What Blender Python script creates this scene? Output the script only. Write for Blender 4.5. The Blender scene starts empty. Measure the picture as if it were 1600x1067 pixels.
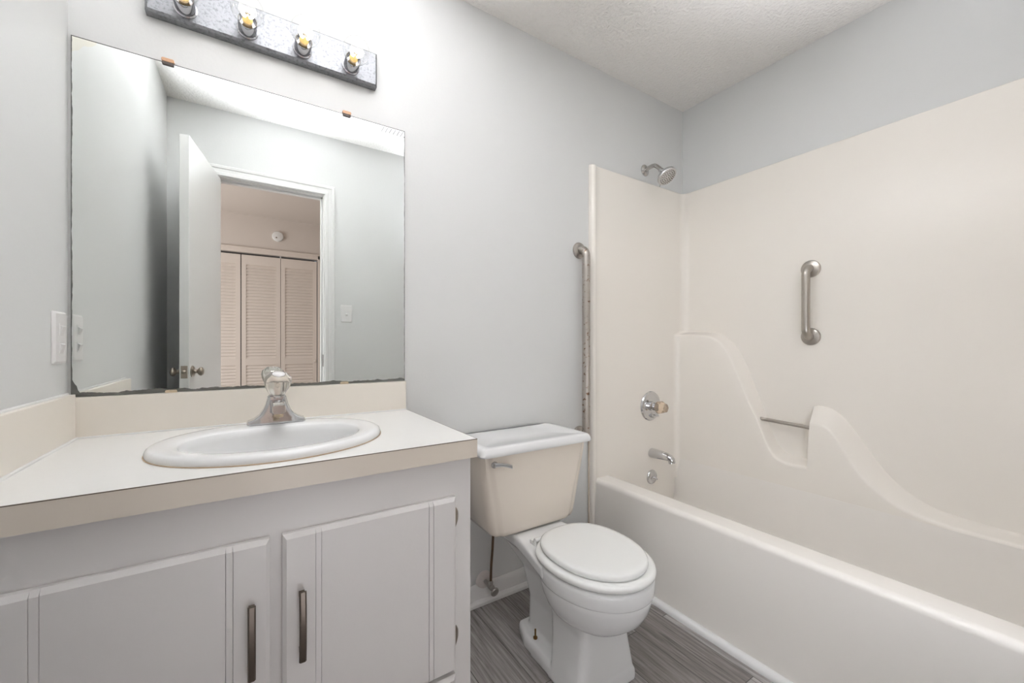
import bpy, bmesh, math, random
from mathutils import Vector, Matrix
random.seed(7)
PI = math.pi
S = bpy.context.scene
COL = S.collection

# ------------------------------------------------------------------ camera
F_PX = 633.6
cam_d = bpy.data.cameras.new('camera')
cam_d.sensor_fit = 'HORIZONTAL'
cam_d.sensor_width = 36.0
cam_d.lens = F_PX / 1600 * 36.0
cam_d.shift_y = 4.4 / 1600
cam_d.clip_start = 0.01
cam = bpy.data.objects.new('camera', cam_d)
cam.location = (0.3875, -1.4715, 1.0631)
cam.rotation_euler = (math.radians(90), 0, -math.radians(32.86))
COL.objects.link(cam)
S.camera = cam

# ------------------------------------------------------------------ world, exposure, large lights
w = bpy.data.worlds.new('world')
S.world = w
w.use_nodes = True
w.node_tree.nodes['Background'].inputs[0].default_value = (0.75, 0.85, 1.0, 1)
w.node_tree.nodes['Background'].inputs[1].default_value = 0.3
S.view_settings.view_transform = 'Standard'
S.view_settings.look = 'None'
S.view_settings.gamma = 1
S.view_settings.exposure = 0.22
BULB_W = 0.05
BULB_COL = (1.0, 0.985, 0.97)


def area_light(name, loc, rot, sx, sy, power, colour):
    d = bpy.data.lights.new(name, 'AREA')
    d.shape = 'RECTANGLE'
    d.size, d.size_y = sx, sy
    d.energy = power
    d.color = colour
    o = bpy.data.objects.new(name, d)
    o.location = loc
    o.rotation_euler = rot
    COL.objects.link(o)
    return o


# unseen fill lamp added at the bedroom's left wall; no window there
area_light('bedroom_fill', (-1.26, -2.55, 1.25), (0, math.radians(-90), 0), 1.5, 1.5, 35, (0.95, 0.97, 1.0))
# the photographer's flash, moved mid-room and bounced off the ceiling; three added fills follow
fl = area_light('bounce_flash', (0.62, -0.73, 1.22), (math.radians(180), 0, 0), 0.40, 0.40, 21, (0.90, 0.93, 1.01))
fl.data.spread = math.radians(62)
fl = area_light('corner_fill', (1.72, -1.28, 1.25), (math.radians(180), 0, 0), 0.35, 0.2, 4.5, (0.90, 0.93, 1.01))  # added fill lamp, bounced off the ceiling out of view
fl.data.spread = math.radians(80)
area_light('tub_fill', (1.44, -1.41, 0.80), Vector((0.80, 0.50, 0.15)).to_track_quat('-Z', 'Y').to_euler(), 0.2, 0.2, 1.9, (0.90, 0.93, 1.01))  # added fill lamp that brightens the tub and lower panel
fl = area_light('doorway_fill', (0.56, -1.52, 0.40), Vector((0.36, 0.62, 0.68)).to_track_quat('-Z', 'Y').to_euler(), 0.3, 0.3, 1.5, (0.90, 0.93, 1.01))  # added fill lamp, low in the doorway under the mirror's sightline

# ------------------------------------------------------------------ materials


def new_mat(name):
    m = bpy.data.materials.new(name)
    m.use_nodes = True
    return m, m.node_tree.nodes, m.node_tree.links, m.node_tree.nodes['Principled BSDF']


def srgb(r, g, b):
    f = lambda c: (c / 255 / 12.92) if c / 255 <= 0.04045 else ((c / 255 + 0.055) / 1.055) ** 2.4
    return (f(r), f(g), f(b), 1)


def paint(name, col, rough=0.5, metal=0.0, bump=0.0, bscale=60, var=0.02, vscale=4, spec=0.5, coat=0.0):
    """plain surface with a slight procedural mottling and optional bump"""
    m, N, L, B = new_mat(name)
    tc = N.new('ShaderNodeTexCoord')
    no = N.new('ShaderNodeTexNoise')
    no.inputs['Scale'].default_value = vscale
    no.inputs['Detail'].default_value = 4
    L.new(tc.outputs['Object'], no.inputs['Vector'])
    mix = N.new('ShaderNodeMixRGB')
    mix.inputs[1].default_value = tuple(c * (1 - var) for c in col[:3]) + (1,)
    mix.inputs[2].default_value = tuple(min(1, c * (1 + var)) for c in col[:3]) + (1,)
    L.new(no.outputs['Fac'], mix.inputs[0])
    L.new(mix.outputs[0], B.inputs['Base Color'])
    B.inputs['Roughness'].default_value = rough
    B.inputs['Metallic'].default_value = metal
    B.inputs['Specular IOR Level'].default_value = spec
    B.inputs['Coat Weight'].default_value = coat
    B.inputs['Coat Roughness'].default_value = 0.08
    if bump:
        bdist = 0.008 if bump >= 1 else 0.004
        n2 = N.new('ShaderNodeTexNoise')
        n2.inputs['Scale'].default_value = bscale
        n2.inputs['Detail'].default_value = 3
        L.new(tc.outputs['Object'], n2.inputs['Vector'])
        bp = N.new('ShaderNodeBump')
        bp.inputs['Strength'].default_value = bump
        bp.inputs['Distance'].default_value = bdist
        L.new(n2.outputs['Fac'], bp.inputs['Height'])
        L.new(bp.outputs[0], B.inputs['Normal'])
    return m


M = {}
M['wall'] = paint('wall_paint', srgb(219, 219, 217), 0.45, bump=0.06, bscale=120, var=0.008)
M['bedwall'] = paint('bedroom_wall_paint', srgb(214, 203, 195), 0.6, bump=0.05, bscale=90, var=0.01)
M['ceil'] = paint('popcorn_ceiling', srgb(244, 241, 236), 0.9, bump=1.0, bscale=75, var=0.03, vscale=70, spec=0.2)
M['trim'] = paint('white_trim_paint', srgb(232, 231, 229), 0.35, var=0.008)
M['cab'] = paint('white_cabinet_paint', srgb(226, 223, 221), 0.42, bump=0.05, bscale=70, var=0.012)
M['door'] = paint('white_door_paint', srgb(228, 227, 224), 0.22, bump=0.03, bscale=25, var=0.01)
M['lam'] = paint('cream_laminate_top', srgb(231, 229, 225), 0.35, bump=0.04, bscale=240, var=0.012, vscale=60)
M['lamedge'] = paint('cream_laminate_edge', srgb(222, 212, 199), 0.35, var=0.012, vscale=20)
M['splash'] = paint('cream_laminate_splash', srgb(236, 229, 218), 0.3, var=0.01, vscale=15)
M['caulk'] = paint('white_caulk', srgb(230, 229, 226), 0.4, var=0.04, vscale=40)
M['seam'] = paint('dark_laminate_seam', srgb(110, 98, 86), 0.6)
M['stain'] = paint('brown_caulk_ring', srgb(190, 168, 142), 0.6, var=0.25, vscale=30)
M['porc'] = paint('white_porcelain', srgb(236, 236, 235), 0.09, var=0.004)
M['biscuit'] = paint('biscuit_porcelain', srgb(238, 228, 215), 0.1, var=0.01, vscale=8)
M['seat'] = paint('white_seat_plastic', srgb(238, 238, 235), 0.16, var=0.004)
M['fiber'] = paint('cream_fiberglass', srgb(244, 238, 229), 0.27, var=0.012, vscale=2.2, bump=0.03, bscale=7)
M['tub'] = paint('white_tub_gelcoat', srgb(243, 238, 231), 0.2, var=0.008, vscale=2.5)
M['chrome'] = paint('chrome', srgb(205, 205, 206), 0.07, metal=1.0, var=0.01)
M['aged'] = paint('aged_caulk', srgb(214, 200, 182), 0.5, var=0.12, vscale=40)
M['pewter'] = paint('dull_valve_metal', srgb(176, 171, 166), 0.4, metal=0.45, var=0.12, vscale=70)
M['socket'] = paint('dark_chrome_socket', srgb(178, 178, 181), 0.1, metal=1.0, var=0.01)
M['oldchrome'] = paint('worn_chrome', srgb(190, 187, 183), 0.2, metal=1.0, var=0.12, vscale=60)
M['steel'] = paint('brushed_steel', srgb(178, 172, 165), 0.33, metal=1.0, var=0.06, vscale=90)
M['bronze'] = paint('dark_nickel_pull', srgb(112, 103, 95), 0.38, metal=1.0, var=0.1, vscale=50)
M['nickel'] = paint('satin_nickel_knob', srgb(158, 148, 136), 0.3, metal=1.0, var=0.05)
M['brass'] = paint('tarnished_brass', srgb(128, 100, 62), 0.4, metal=1.0, var=0.2, vscale=120)
M['dark'] = paint('closet_shade', srgb(38, 34, 32), 0.8)  # darkness of the unlit closet interior, put into the colour
M['plate'] = paint('white_plate_plastic', srgb(232, 230, 228), 0.3, var=0.005)
M['clip'] = paint('amber_plastic_clip', srgb(176, 136, 104), 0.4, var=0.1, vscale=80)
M['clipdark'] = paint('dark_clip_lip', srgb(70, 60, 54), 0.5)
M['closet'] = paint('beige_closet_paint', srgb(222, 210, 201), 0.5, var=0.012, vscale=9)
M['carpet'] = paint('bedroom_carpet', srgb(176, 166, 156), 0.95, bump=0.5, bscale=300, var=0.08, vscale=120)
M['tubemetal'] = paint('supply_tube_brown', srgb(122, 100, 82), 0.4, metal=0.7, var=0.15, vscale=60)
M['paintpipe'] = paint('painted_escutcheon', srgb(218, 210, 206), 0.4, var=0.03, vscale=60)
M['ceramicbase'] = paint('ivory_lamp_collar', srgb(214, 178, 112), 0.35, var=0.05, vscale=60)
M['mineral'] = paint('mineral_crust', srgb(196, 178, 152), 0.8, bump=0.6, bscale=300, var=0.2, vscale=150)


def rusty_chrome():
    m, N, L, B = new_mat('rust_spotted_steel')
    tc = N.new('ShaderNodeTexCoord')
    no = N.new('ShaderNodeTexNoise')
    no.inputs['Scale'].default_value = 70
    no.inputs['Detail'].default_value = 6
    L.new(tc.outputs['Object'], no.inputs['Vector'])
    r = N.new('ShaderNodeValToRGB')
    r.color_ramp.elements[0].position = 0.60
    r.color_ramp.elements[0].color = srgb(176, 170, 163)
    r.color_ramp.elements[1].position = 0.68
    r.color_ramp.elements[1].color = srgb(112, 86, 64)
    L.new(no.outputs['Fac'], r.inputs[0])
    L.new(r.outputs[0], B.inputs['Base Color'])
    B.inputs['Metallic'].default_value = 0.9
    B.inputs['Roughness'].default_value = 0.36
    return m


M['rust'] = rusty_chrome()


def hammered():
    m, N, L, B = new_mat('hammered_metal_plate')
    tc = N.new('ShaderNodeTexCoord')
    no = N.new('ShaderNodeTexNoise')
    no.inputs['Scale'].default_value = 130
    no.inputs['Detail'].default_value = 2
    L.new(tc.outputs['Object'], no.inputs['Vector'])
    r = N.new('ShaderNodeValToRGB')
    r.color_ramp.elements[0].position = 0.3
    r.color_ramp.elements[0].color = srgb(118, 119, 122)
    r.color_ramp.elements[1].position = 0.5
    r.color_ramp.elements[1].color = srgb(142, 143, 146)
    L.new(no.outputs['Fac'], r.inputs[0])
    L.new(r.outputs[0], B.inputs['Base Color'])
    B.inputs['Metallic'].default_value = 0.85
    B.inputs['Roughness'].default_value = 0.48
    bp = N.new('ShaderNodeBump')
    bp.inputs['Strength'].default_value = 0.35
    bp.inputs['Distance'].default_value = 0.002
    L.new(no.outputs['Fac'], bp.inputs['Height'])
    L.new(bp.outputs[0], B.inputs['Normal'])
    return m


M['hammer'] = hammered()


def bulb_glass():
    """thin clear glass: mostly transparent with a fresnel-weighted reflection"""
    m, N, L, B = new_mat('clear_bulb_glass')
    N.remove(B)
    out = N['Material Output']
    tr = N.new('ShaderNodeBsdfTransparent')
    tr.inputs[0].default_value = (0.97, 0.97, 0.96, 1)
    gl = N.new('ShaderNodeBsdfGlossy')
    gl.inputs['Roughness'].default_value = 0.03
    lw = N.new('ShaderNodeLayerWeight')
    lw.inputs['Blend'].default_value = 0.5
    pw = N.new('ShaderNodeMath')
    pw.operation = 'POWER'
    pw.inputs[1].default_value = 3.5
    L.new(lw.outputs['Facing'], pw.inputs[0])
    fr = N.new('ShaderNodeMapRange')
    fr.inputs['To Min'].default_value = 0.035
    fr.inputs['To Max'].default_value = 0.55
    L.new(pw.outputs[0], fr.inputs['Value'])
    mx = N.new('ShaderNodeMixShader')
    L.new(fr.outputs[0], mx.inputs[0])
    L.new(tr.outputs[0], mx.inputs[1])
    L.new(gl.outputs[0], mx.inputs[2])
    L.new(mx.outputs[0], out.inputs[0])
    return m


M['bulb'] = bulb_glass()


def emit(name, col, s):
    m, N, L, B = new_mat(name)
    B.inputs['Emission Color'].default_value = col
    B.inputs['Emission Strength'].default_value = s
    B.inputs['Base Color'].default_value = col
    return m


M['filament'] = emit('glowing_filament', (1.0, 0.95, 0.88, 1), 9)


def acrylic(name='clear_acrylic', tint=(0.97, 0.92, 0.85, 1)):
    m, N, L, B = new_mat(name)
    tc = N.new('ShaderNodeTexCoord')
    no = N.new('ShaderNodeTexNoise')
    no.inputs['Scale'].default_value = 60
    L.new(tc.outputs['Object'], no.inputs['Vector'])
    mr = N.new('ShaderNodeMapRange')
    mr.inputs['To Min'].default_value = 0.02
    mr.inputs['To Max'].default_value = 0.22
    L.new(no.outputs['Fac'], mr.inputs['Value'])
    L.new(mr.outputs[0], B.inputs['Roughness'])
    B.inputs['Base Color'].default_value = tint
    B.inputs['Transmission Weight'].default_value = 0.8
    B.inputs['IOR'].default_value = 1.45
    return m


M['acryl'] = acrylic()
M['amberacryl'] = acrylic('amber_acrylic', (0.93, 0.78, 0.62, 1))


def mirror_mat():
    """silvered glass; the silver is gone along ragged edges (wear has its own shape)"""
    m, N, L, B = new_mat('mirror_silver')
    N.remove(B)
    out = N['Material Output']
    tc = N.new('ShaderNodeTexCoord')
    sp = N.new('ShaderNodeSeparateXYZ')
    L.new(tc.outputs['Object'], sp.inputs[0])      # origin: bottom centre of the glass

    def math_n(op, a, b=None):
        n = N.new('ShaderNodeMath')
        n.operation = op
        for i, v in enumerate((a, b)):
            if v is None:
                continue
            if isinstance(v, (int, float)):
                n.inputs[i].default_value = v
            else:
                L.new(v, n.inputs[i])
        return n.outputs[0]

    no = N.new('ShaderNodeTexNoise')
    no.inputs['Scale'].default_value = 9
    no.inputs['Detail'].default_value = 5
    L.new(tc.outputs['Object'], no.inputs['Vector'])
    nf = N.new('ShaderNodeTexNoise')
    nf.inputs['Scale'].default_value = 45
    nf.inputs['Detail'].default_value = 4
    L.new(tc.outputs['Object'], nf.inputs['Vector'])
    wob = math_n('ADD', math_n('MULTIPLY', math_n('SUBTRACT', no.outputs['Fac'], 0.5), 0.020),
                 math_n('MULTIPLY', math_n('SUBTRACT', nf.outputs['Fac'], 0.5), 0.010))
    # bottom band
    bottom = math_n('LESS_THAN', sp.outputs['Z'], math_n('ADD', 0.0085, wob))
    # left edge, thin
    xl = math_n('ADD', sp.outputs['X'], 0.429)
    left = math_n('LESS_THAN', xl, math_n('ADD', 0.0022, math_n('MULTIPLY', wob, 0.35)))
    # bottom-left corner patch: x*2 + z < ...
    corner = math_n('LESS_THAN', math_n('ADD', math_n('MULTIPLY', xl, 2.3), math_n('MULTIPLY', sp.outputs['Z'], 0.9)),
                    math_n('ADD', 0.044, math_n('MULTIPLY', wob, 1.6)))
    # right edge, thin
    xr = math_n('SUBTRACT', 0.429, sp.outputs['X'])
    right = math_n('LESS_THAN', xr, math_n('ADD', 0.0018, math_n('MULTIPLY', wob, 0.25)))
    top = math_n('LESS_THAN', math_n('SUBTRACT', 0.9155, sp.outputs['Z']), 0.0022)
    mask = math_n('MAXIMUM', math_n('MAXIMUM', bottom, left), math_n('MAXIMUM', corner, math_n('MAXIMUM', right, top)))
    # scratches near the top right corner
    wv = N.new('ShaderNodeTexWave')
    wv.inputs['Scale'].default_value = 26
    wv.inputs['Distortion'].default_value = 1.0
    mp = N.new('ShaderNodeMapping')
    mp.inputs['Rotation'].default_value = (0, math.radians(-28), 0)
    L.new(tc.outputs['Object'], mp.inputs[0])
    L.new(mp.outputs[0], wv.inputs[0])
    line = math_n('GREATER_THAN', wv.outputs['Fac'], 0.93)
    zt = math_n('SUBTRACT', 0.9155, sp.outputs['Z'])
    reg = math_n('MULTIPLY', math_n('LESS_THAN', xr, 0.085), math_n('MULTIPLY', math_n('LESS_THAN', zt, 0.024), math_n('GREATER_THAN', zt, 0.004)))
    reg = math_n('MULTIPLY', reg, math_n('GREATER_THAN', no.outputs['Fac'], 0.40))
    scratch = math_n('MULTIPLY', line, reg)
    # yellowed top left corner
    yel = math_n('MULTIPLY', math_n('LESS_THAN', math_n('ADD', math_n('MULTIPLY', xl, 0.9), zt), math_n('ADD', 0.045, math_n('MULTIPLY', wob, 2.2))), 0.35)

    gl = N.new('ShaderNodeBsdfGlossy')
    gl.inputs['Roughness'].default_value = 0.0
    mixc = N.new('ShaderNodeMixRGB')
    mixc.inputs[1].default_value = (0.90, 0.925, 0.91, 1)
    mixc.inputs[2].default_value = (0.88, 0.80, 0.58, 1)
    L.new(yel, mixc.inputs[0])
    L.new(mixc.outputs[0], gl.inputs['Color'])
    dk = N.new('ShaderNodeBsdfPrincipled')
    dk.inputs['Base Color'].default_value = srgb(96, 96, 92)
    dk.inputs['Roughness'].default_value = 0.25
    mx = N.new('ShaderNodeMixShader')
    L.new(math_n('MAXIMUM', mask, scratch), mx.inputs[0])
    L.new(gl.outputs[0], mx.inputs[1])
    L.new(dk.outputs[0], mx.inputs[2])
    L.new(mx.outputs[0], out.inputs[0])
    return m


M['mirror'] = mirror_mat()


def floor_mat():
    m, N, L, B = new_mat('grey_vinyl_planks')
    tc = N.new('ShaderNodeTexCoord')
    mp = N.new('ShaderNodeMapping')
    mp.inputs['Rotation'].default_value = (0, 0, math.radians(90))
    mp.inputs['Location'].default_value = (0.12, 0.06, 0)
    L.new(tc.outputs['Object'], mp.inputs[0])
    br = N.new('ShaderNodeTexBrick')
    br.offset = 0.37
    br.inputs['Scale'].default_value = 1.0
    br.inputs['Brick Width'].default_value = 0.92
    br.inputs['Row Height'].default_value = 0.15
    br.inputs['Mortar Size'].default_value = 0.0012
    br.inputs['Color1'].default_value = srgb(124, 118, 114)
    br.inputs['Color2'].default_value = srgb(172, 168, 166)
    br.inputs['Mortar'].default_value = srgb(74, 70, 68)
    L.new(mp.outputs[0], br.inputs[0])
    # streaky grain along the plank, shifted from plank to plank
    sc = N.new('ShaderNodeVectorMath')
    sc.operation = 'MULTIPLY'
    sc.inputs[1].default_value = (4.5, 95, 1)
    L.new(mp.outputs[0], sc.inputs[0])
    ad = N.new('ShaderNodeVectorMath')
    ad.operation = 'ADD'
    L.new(sc.outputs[0], ad.inputs[0])
    sh = N.new('ShaderNodeVectorMath')
    sh.operation = 'MULTIPLY'
    sh.inputs[1].default_value = (40, 0, 90)
    L.new(br.outputs['Color'], sh.inputs[0])
    L.new(sh.outputs[0], ad.inputs[1])
    no = N.new('ShaderNodeTexNoise')
    no.inputs['Scale'].default_value = 1.0
    no.inputs['Detail'].default_value = 8
    no.inputs['Roughness'].default_value = 0.68
    no.inputs['Distortion'].default_value = 0.5
    L.new(ad.outputs[0], no.inputs['Vector'])
    r = N.new('ShaderNodeValToRGB')
    r.color_ramp.elements[0].position = 0.30
    r.color_ramp.elements[0].color = (0.40, 0.385, 0.37, 1)
    r.color_ramp.elements[1].position = 0.72
    r.color_ramp.elements[1].color = (1.6, 1.6, 1.62, 1)
    L.new(no.outputs['Fac'], r.inputs[0])
    mu = N.new('ShaderNodeMixRGB')
    mu.blend_type = 'MULTIPLY'
    mu.inputs[0].default_value = 1
    L.new(br.outputs['Color'], mu.inputs[1])
    L.new(r.outputs[0], mu.inputs[2])
    L.new(mu.outputs[0], B.inputs['Base Color'])
    B.inputs['Roughness'].default_value = 0.42
    return m


M['floor'] = floor_mat()

# ------------------------------------------------------------------ mesh helpers
WL = {}      # world location of every unrotated object by name


class MB:
    def __init__(self):
        self.v, self.f = [], []

    def add(self, verts, faces):
        b = len(self.v)
        self.v += [tuple(p) for p in verts]
        self.f += [tuple(i + b for i in f) for f in faces]
        return self

    def box(self, x0, y0, z0, x1, y1, z1):
        v = [(x0, y0, z0), (x1, y0, z0), (x1, y1, z0), (x0, y1, z0), (x0, y0, z1), (x1, y0, z1), (x1, y1, z1), (x0, y1, z1)]
        return self.add(v, [(0, 3, 2, 1), (4, 5, 6, 7), (0, 1, 5, 4), (1, 2, 6, 5), (2, 3, 7, 6), (3, 0, 4, 7)])

    def loft(self, rings, cap0=True, cap1=True, closed=True):
        n = len(rings[0])
        v = [p for r in rings for p in r]
        f = []
        for i in range(len(rings) - 1):
            for j in range(n if closed else n - 1):
                a, b = i * n + j, i * n + (j + 1) % n
                f.append((a, b, b + n, a + n))
        if cap0:
            f.append(tuple(range(n - 1, -1, -1)))
        if cap1:
            k = (len(rings) - 1) * n
            f.append(tuple(range(k, k + n)))
        return self.add(v, f)

    def lathe(self, prof, base, axis, n=28, scallop=None):
        """prof: (radius, distance along axis)"""
        ax = Vector(axis).normalized()
        up = Vector((0, 0, 1)) if abs(ax.z) < 0.9 else Vector((1, 0, 0))
        u = ax.cross(up).normalized()
        w_ = ax.cross(u).normalized()
        b = Vector(base)
        rings = []
        for r, d in prof:
            ring = []
            for k in range(n):
                t = 2 * PI * k / n
                rr = r * (1 + (scallop[1] * math.cos(scallop[0] * t) if scallop else 0))
                ring.append(b + ax * d + u * (rr * math.cos(t)) + w_ * (rr * math.sin(t)))
            rings.append(ring)
        return self.loft(rings)

    def tube(self, pts, rad, n=16, caps=True):
        pts = [Vector(p) for p in pts]
        rads = rad if isinstance(rad, (list, tuple)) else [rad] * len(pts)
        rings = []
        prev = None
        for i, p in enumerate(pts):
            d = (pts[min(i + 1, len(pts) - 1)] - pts[max(i - 1, 0)]).normalized()
            if prev is None:
                up = Vector((0, 0, 1)) if abs(d.z) < 0.9 else Vector((1, 0, 0))
                u = d.cross(up).normalized()
            else:
                u = (prev - d * prev.dot(d)).normalized()
            prev = u
            w_ = d.cross(u)
            rings.append([p + (u * math.cos(2 * PI * k / n) + w_ * math.sin(2 * PI * k / n)) * rads[i] for k in range(n)])
        return self.loft(rings, caps, caps)

    def prism(self, poly, a, b, axis):
        """poly: 2-D points; extruded from a to b along axis 'x','y' or 'z'"""
        def P(p, t):
            return {'x': (t, p[0], p[1]), 'y': (p[0], t, p[1]), 'z': (p[0], p[1], t)}[axis]
        return self.loft([[P(p, a) for p in poly], [P(p, b) for p in poly]])

    def build(self, name, mat, parent=None, smooth=None, bevel=None, seg=2, label=None, origin=None, xf=None):
        vs = [Vector(p) for p in self.v]
        if xf is not None:
            vs = [xf @ p for p in vs]
        if origin is None:
            lo = [min(p[i] for p in vs) for i in range(3)]
            hi = [max(p[i] for p in vs) for i in range(3)]
            origin = Vector(((lo[0] + hi[0]) / 2, (lo[1] + hi[1]) / 2, lo[2]))
        origin = Vector(origin)
        me = bpy.data.meshes.new(name)
        me.from_pydata([p - origin for p in vs], [], self.f)
        bm = bmesh.new()
        bm.from_mesh(me)
        bmesh.ops.recalc_face_normals(bm, faces=bm.faces)
        bm.to_mesh(me)
        bm.free()
        me.materials.append(mat)
        if smooth is not None:
            me.polygons.foreach_set('use_smooth', [True] * len(me.polygons))
            me.set_sharp_from_angle(angle=math.radians(smooth))
        o = bpy.data.objects.new(name, me)
        COL.objects.link(o)
        WL[o.name] = origin
        if parent is not None:
            o.parent = parent
            o.location = origin - WL[parent.name]
        else:
            o.location = origin
        if bevel:
            bv = o.modifiers.new('bevel', 'BEVEL')
            bv.width = bevel
            bv.segments = seg
            bv.limit_method = 'ANGLE'
            bv.angle_limit = math.radians(32)
            if smooth is None:
                me.polygons.foreach_set('use_smooth', [True] * len(me.polygons))
                bv.harden_normals = True
        if label:
            o['label'] = label
        return o


def tag(o, label, cat, group=None):
    o['label'] = label
    o['category'] = cat
    if group:
        o['group'] = group
    return o


def thing(name, loc, label, cat, group=None):
    o = bpy.data.objects.new(name, None)
    o.empty_display_size = 0.05
    COL.objects.link(o)
    o.location = loc
    WL[o.name] = Vector(loc)
    return tag(o, label, cat, group)


def struct(o):
    o['kind'] = 'structure'
    return o


def catmull(pts, n):
    """smooth polyline through pts, n samples equally spaced by arc length"""
    P = [Vector((*p, 0)) if len(p) == 2 else Vector(p) for p in pts]
    dense = []
    for i in range(len(P) - 1):
        p0, p1, p2, p3 = P[max(i - 1, 0)], P[i], P[i + 1], P[min(i + 2, len(P) - 1)]
        for k in range(16):
            t = k / 16
            dense.append(0.5 * ((2 * p1) + (p2 - p0) * t + (2 * p0 - 5 * p1 + 4 * p2 - p3) * t * t + (3 * p1 - p0 - 3 * p2 + p3) * t ** 3))
    dense.append(P[-1])
    acc = [0]
    for a, b in zip(dense, dense[1:]):
        acc.append(acc[-1] + (b - a).length)
    out = []
    j = 0
    for k in range(n):
        s = acc[-1] * k / (n - 1)
        while j < len(acc) - 2 and acc[j + 1] < s:
            j += 1
        t = 0 if acc[j + 1] == acc[j] else (s - acc[j]) / (acc[j + 1] - acc[j])
        out.append(dense[j].lerp(dense[j + 1], min(1, max(0, t))))
    return out


def rrect(x0, y0, x1, y1, r, n=6):
    pts = []
    for cx, cy, a in ((x1 - r, y1 - r, 0), (x0 + r, y1 - r, 90), (x0 + r, y0 + r, 180), (x1 - r, y0 + r, 270)):
        for k in range(n + 1):
            t = math.radians(a + 90 * k / n)
            pts.append((cx + r * math.cos(t), cy + r * math.sin(t)))
    return pts


def egg(cx, cy, a, bf, bb, n=56, pf=2.0, pb=2.0):
    pts = []
    for k in range(n):
        t = 2 * PI * k / n
        c, s = math.cos(t), math.sin(t)
        p = pf if s < 0 else pb
        b = bf if s < 0 else bb
        pts.append((cx + a * math.copysign(abs(c) ** (2 / p), c), cy + b * math.copysign(abs(s) ** (2 / p), s)))
    return pts


def at_z(poly, z):
    return [(p[0], p[1], z) for p in poly]


# ------------------------------------------------------------------ the room
W, H, L_ = 2.5443, 2.44, 1.468
T = 0.11                                           # wall thickness
struct(MB().box(-0.11, 0, -0.05, W + 0.11, 0.11, H + 0.05).build('wall_back', M['wall']))
struct(MB().box(-0.11, -L_ - T, -0.05, 0, 0, H + 0.05).build('wall_left', M['wall']))
struct(MB().box(W, -L_ - T, -0.05, W + 0.11, 0, H + 0.05).build('wall_right', M['wall']))
JL, JR, JT = 0.213, 0.796, 2.045                   # door opening
wf = MB().box(0, -L_ - T, -0.05, JL - 0.02, -L_, H).box(JR + 0.02, -L_ - T, -0.05, W, -L_, H)
wf.box(JL - 0.02, -L_ - T, JT + 0.02, JR + 0.02, -L_, H)
struct(wf.build('wall_front', M['wall']))
struct(MB().box(0, -L_ - T, -0.05, W, 0, 0).build('floor', M['floor'], origin=(0, 0, 0)))
struct(MB().box(0, -L_ - T, H, W, 0, H + 0.05).build('ceiling', M['ceil']))

# baseboard on the back wall with its shoe moulding
bb = [(0, 0), (-0.024, 0), (-0.024, 0.012), (-0.017, 0.022), (-0.012, 0.024), (-0.012, 0.064), (-0.009, 0.074), (-0.004, 0.085), (0, 0.085)]
struct(MB().prism(bb, 0.862, 1.772, 'x').build('baseboard_back', M['trim'], bevel=0.0015))
# white quarter-round along the tub
q = [(1.792, 0), (1.769, 0)] + [(1.788 - 0.019 * math.cos(math.radians(a)), 0.003 + 0.019 * math.sin(math.radians(a))) for a in range(0, 91, 15)] + [(1.792, 0.022)]
struct(MB().prism(q, -0.03, -L_, 'y').build('trim_1', M['trim'], smooth=40))
# front baseboards (beside the door)
struct(MB().box(JR + 0.08, -L_, 0, 1.77, -L_ + 0.013, 0.085).build('baseboard_front', M['trim'], bevel=0.003))

# door casing, bathroom side (stepped profile) and jamb
def casing(y_face, sgn):
    pr = [(0.000, 0.0), (0.000, 0.010), (0.004, 0.0135), (0.018, 0.0145), (0.022, 0.0115), (0.040, 0.0125), (0.044, 0.0165), (0.056, 0.0185), (0.060, 0.016), (0.060, 0.0)]
    rings = []
    for k in range(4):
        ring = []
        for d, t_ in pr:
            d += 0.005
            x = JL - d if k < 2 else JR + d
            ring.append((x, y_face + sgn * t_, 0.0 if k in (0, 3) else JT + d))
        rings.append(ring)
    return MB().loft(rings)
struct(casing(-L_, 1).build('trim_2', M['trim'], smooth=20))
struct(casing(-L_ - T, -1).build('trim_3', M['trim'], smooth=20))
jb = MB().box(JL - 0.02, -L_ - T, 0, JL, -L_, JT + 0.02).box(JR, -L_ - T, 0, JR + 0.02, -L_, JT + 0.02).box(JL, -L_ - T, JT, JR, -L_, JT + 0.02)
jb.box(JR - 0.012, -L_ - 0.075, 0, JR, -L_ - 0.042, JT).box(JL, -L_ - 0.075, 0, JL + 0.012, -L_ - 0.042, JT).box(JL, -L_ - 0.075, JT - 0.012, JR, -L_ - 0.042, JT)
jamb = struct(jb.build('trim_4', M['trim'], bevel=0.0015))
MB().box(JR - 0.0015, -L_ - 0.036, 0.915, JR, -L_ - 0.006, 0.995).build('strike_plate', M['bronze'], jamb, label='dark strike plate')

# door leaf, open towards the left wall
hx, hy_ = 0.226, -L_ + 0.002
ang = math.radians(99.8)
DX = Matrix.Translation((hx, hy_, 0)) @ Matrix.Rotation(ang, 4, 'Z')
DW, DT = 0.547, 0.038
door = struct(MB().box(0.004, -DT / 2, 0.012, DW, DT / 2, 2.03).build('door_1', M['door'], xf=DX, bevel=0.002))
for s in (-1, 1):
    k = MB().lathe([(0.027, 0.0), (0.0275, 0.003), (0.023, 0.007), (0.010, 0.010), (0.0085, 0.019), (0.012, 0.023), (0.0185, 0.028), (0.0212, 0.0345), (0.0185, 0.041), (0.010, 0.0447), (0.001, 0.045)],
                   (DW - 0.040, s * DT / 2, 0.935), (0, s, 0))
    k.build('door_knob', M['nickel'], door, smooth=50, xf=DX)
lp = MB().box(DW - 0.001, -0.0125, 0.906, DW + 0.0015, 0.0125, 0.964).build('latch_plate', M['nickel'], door, xf=DX, bevel=0.0006)
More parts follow.
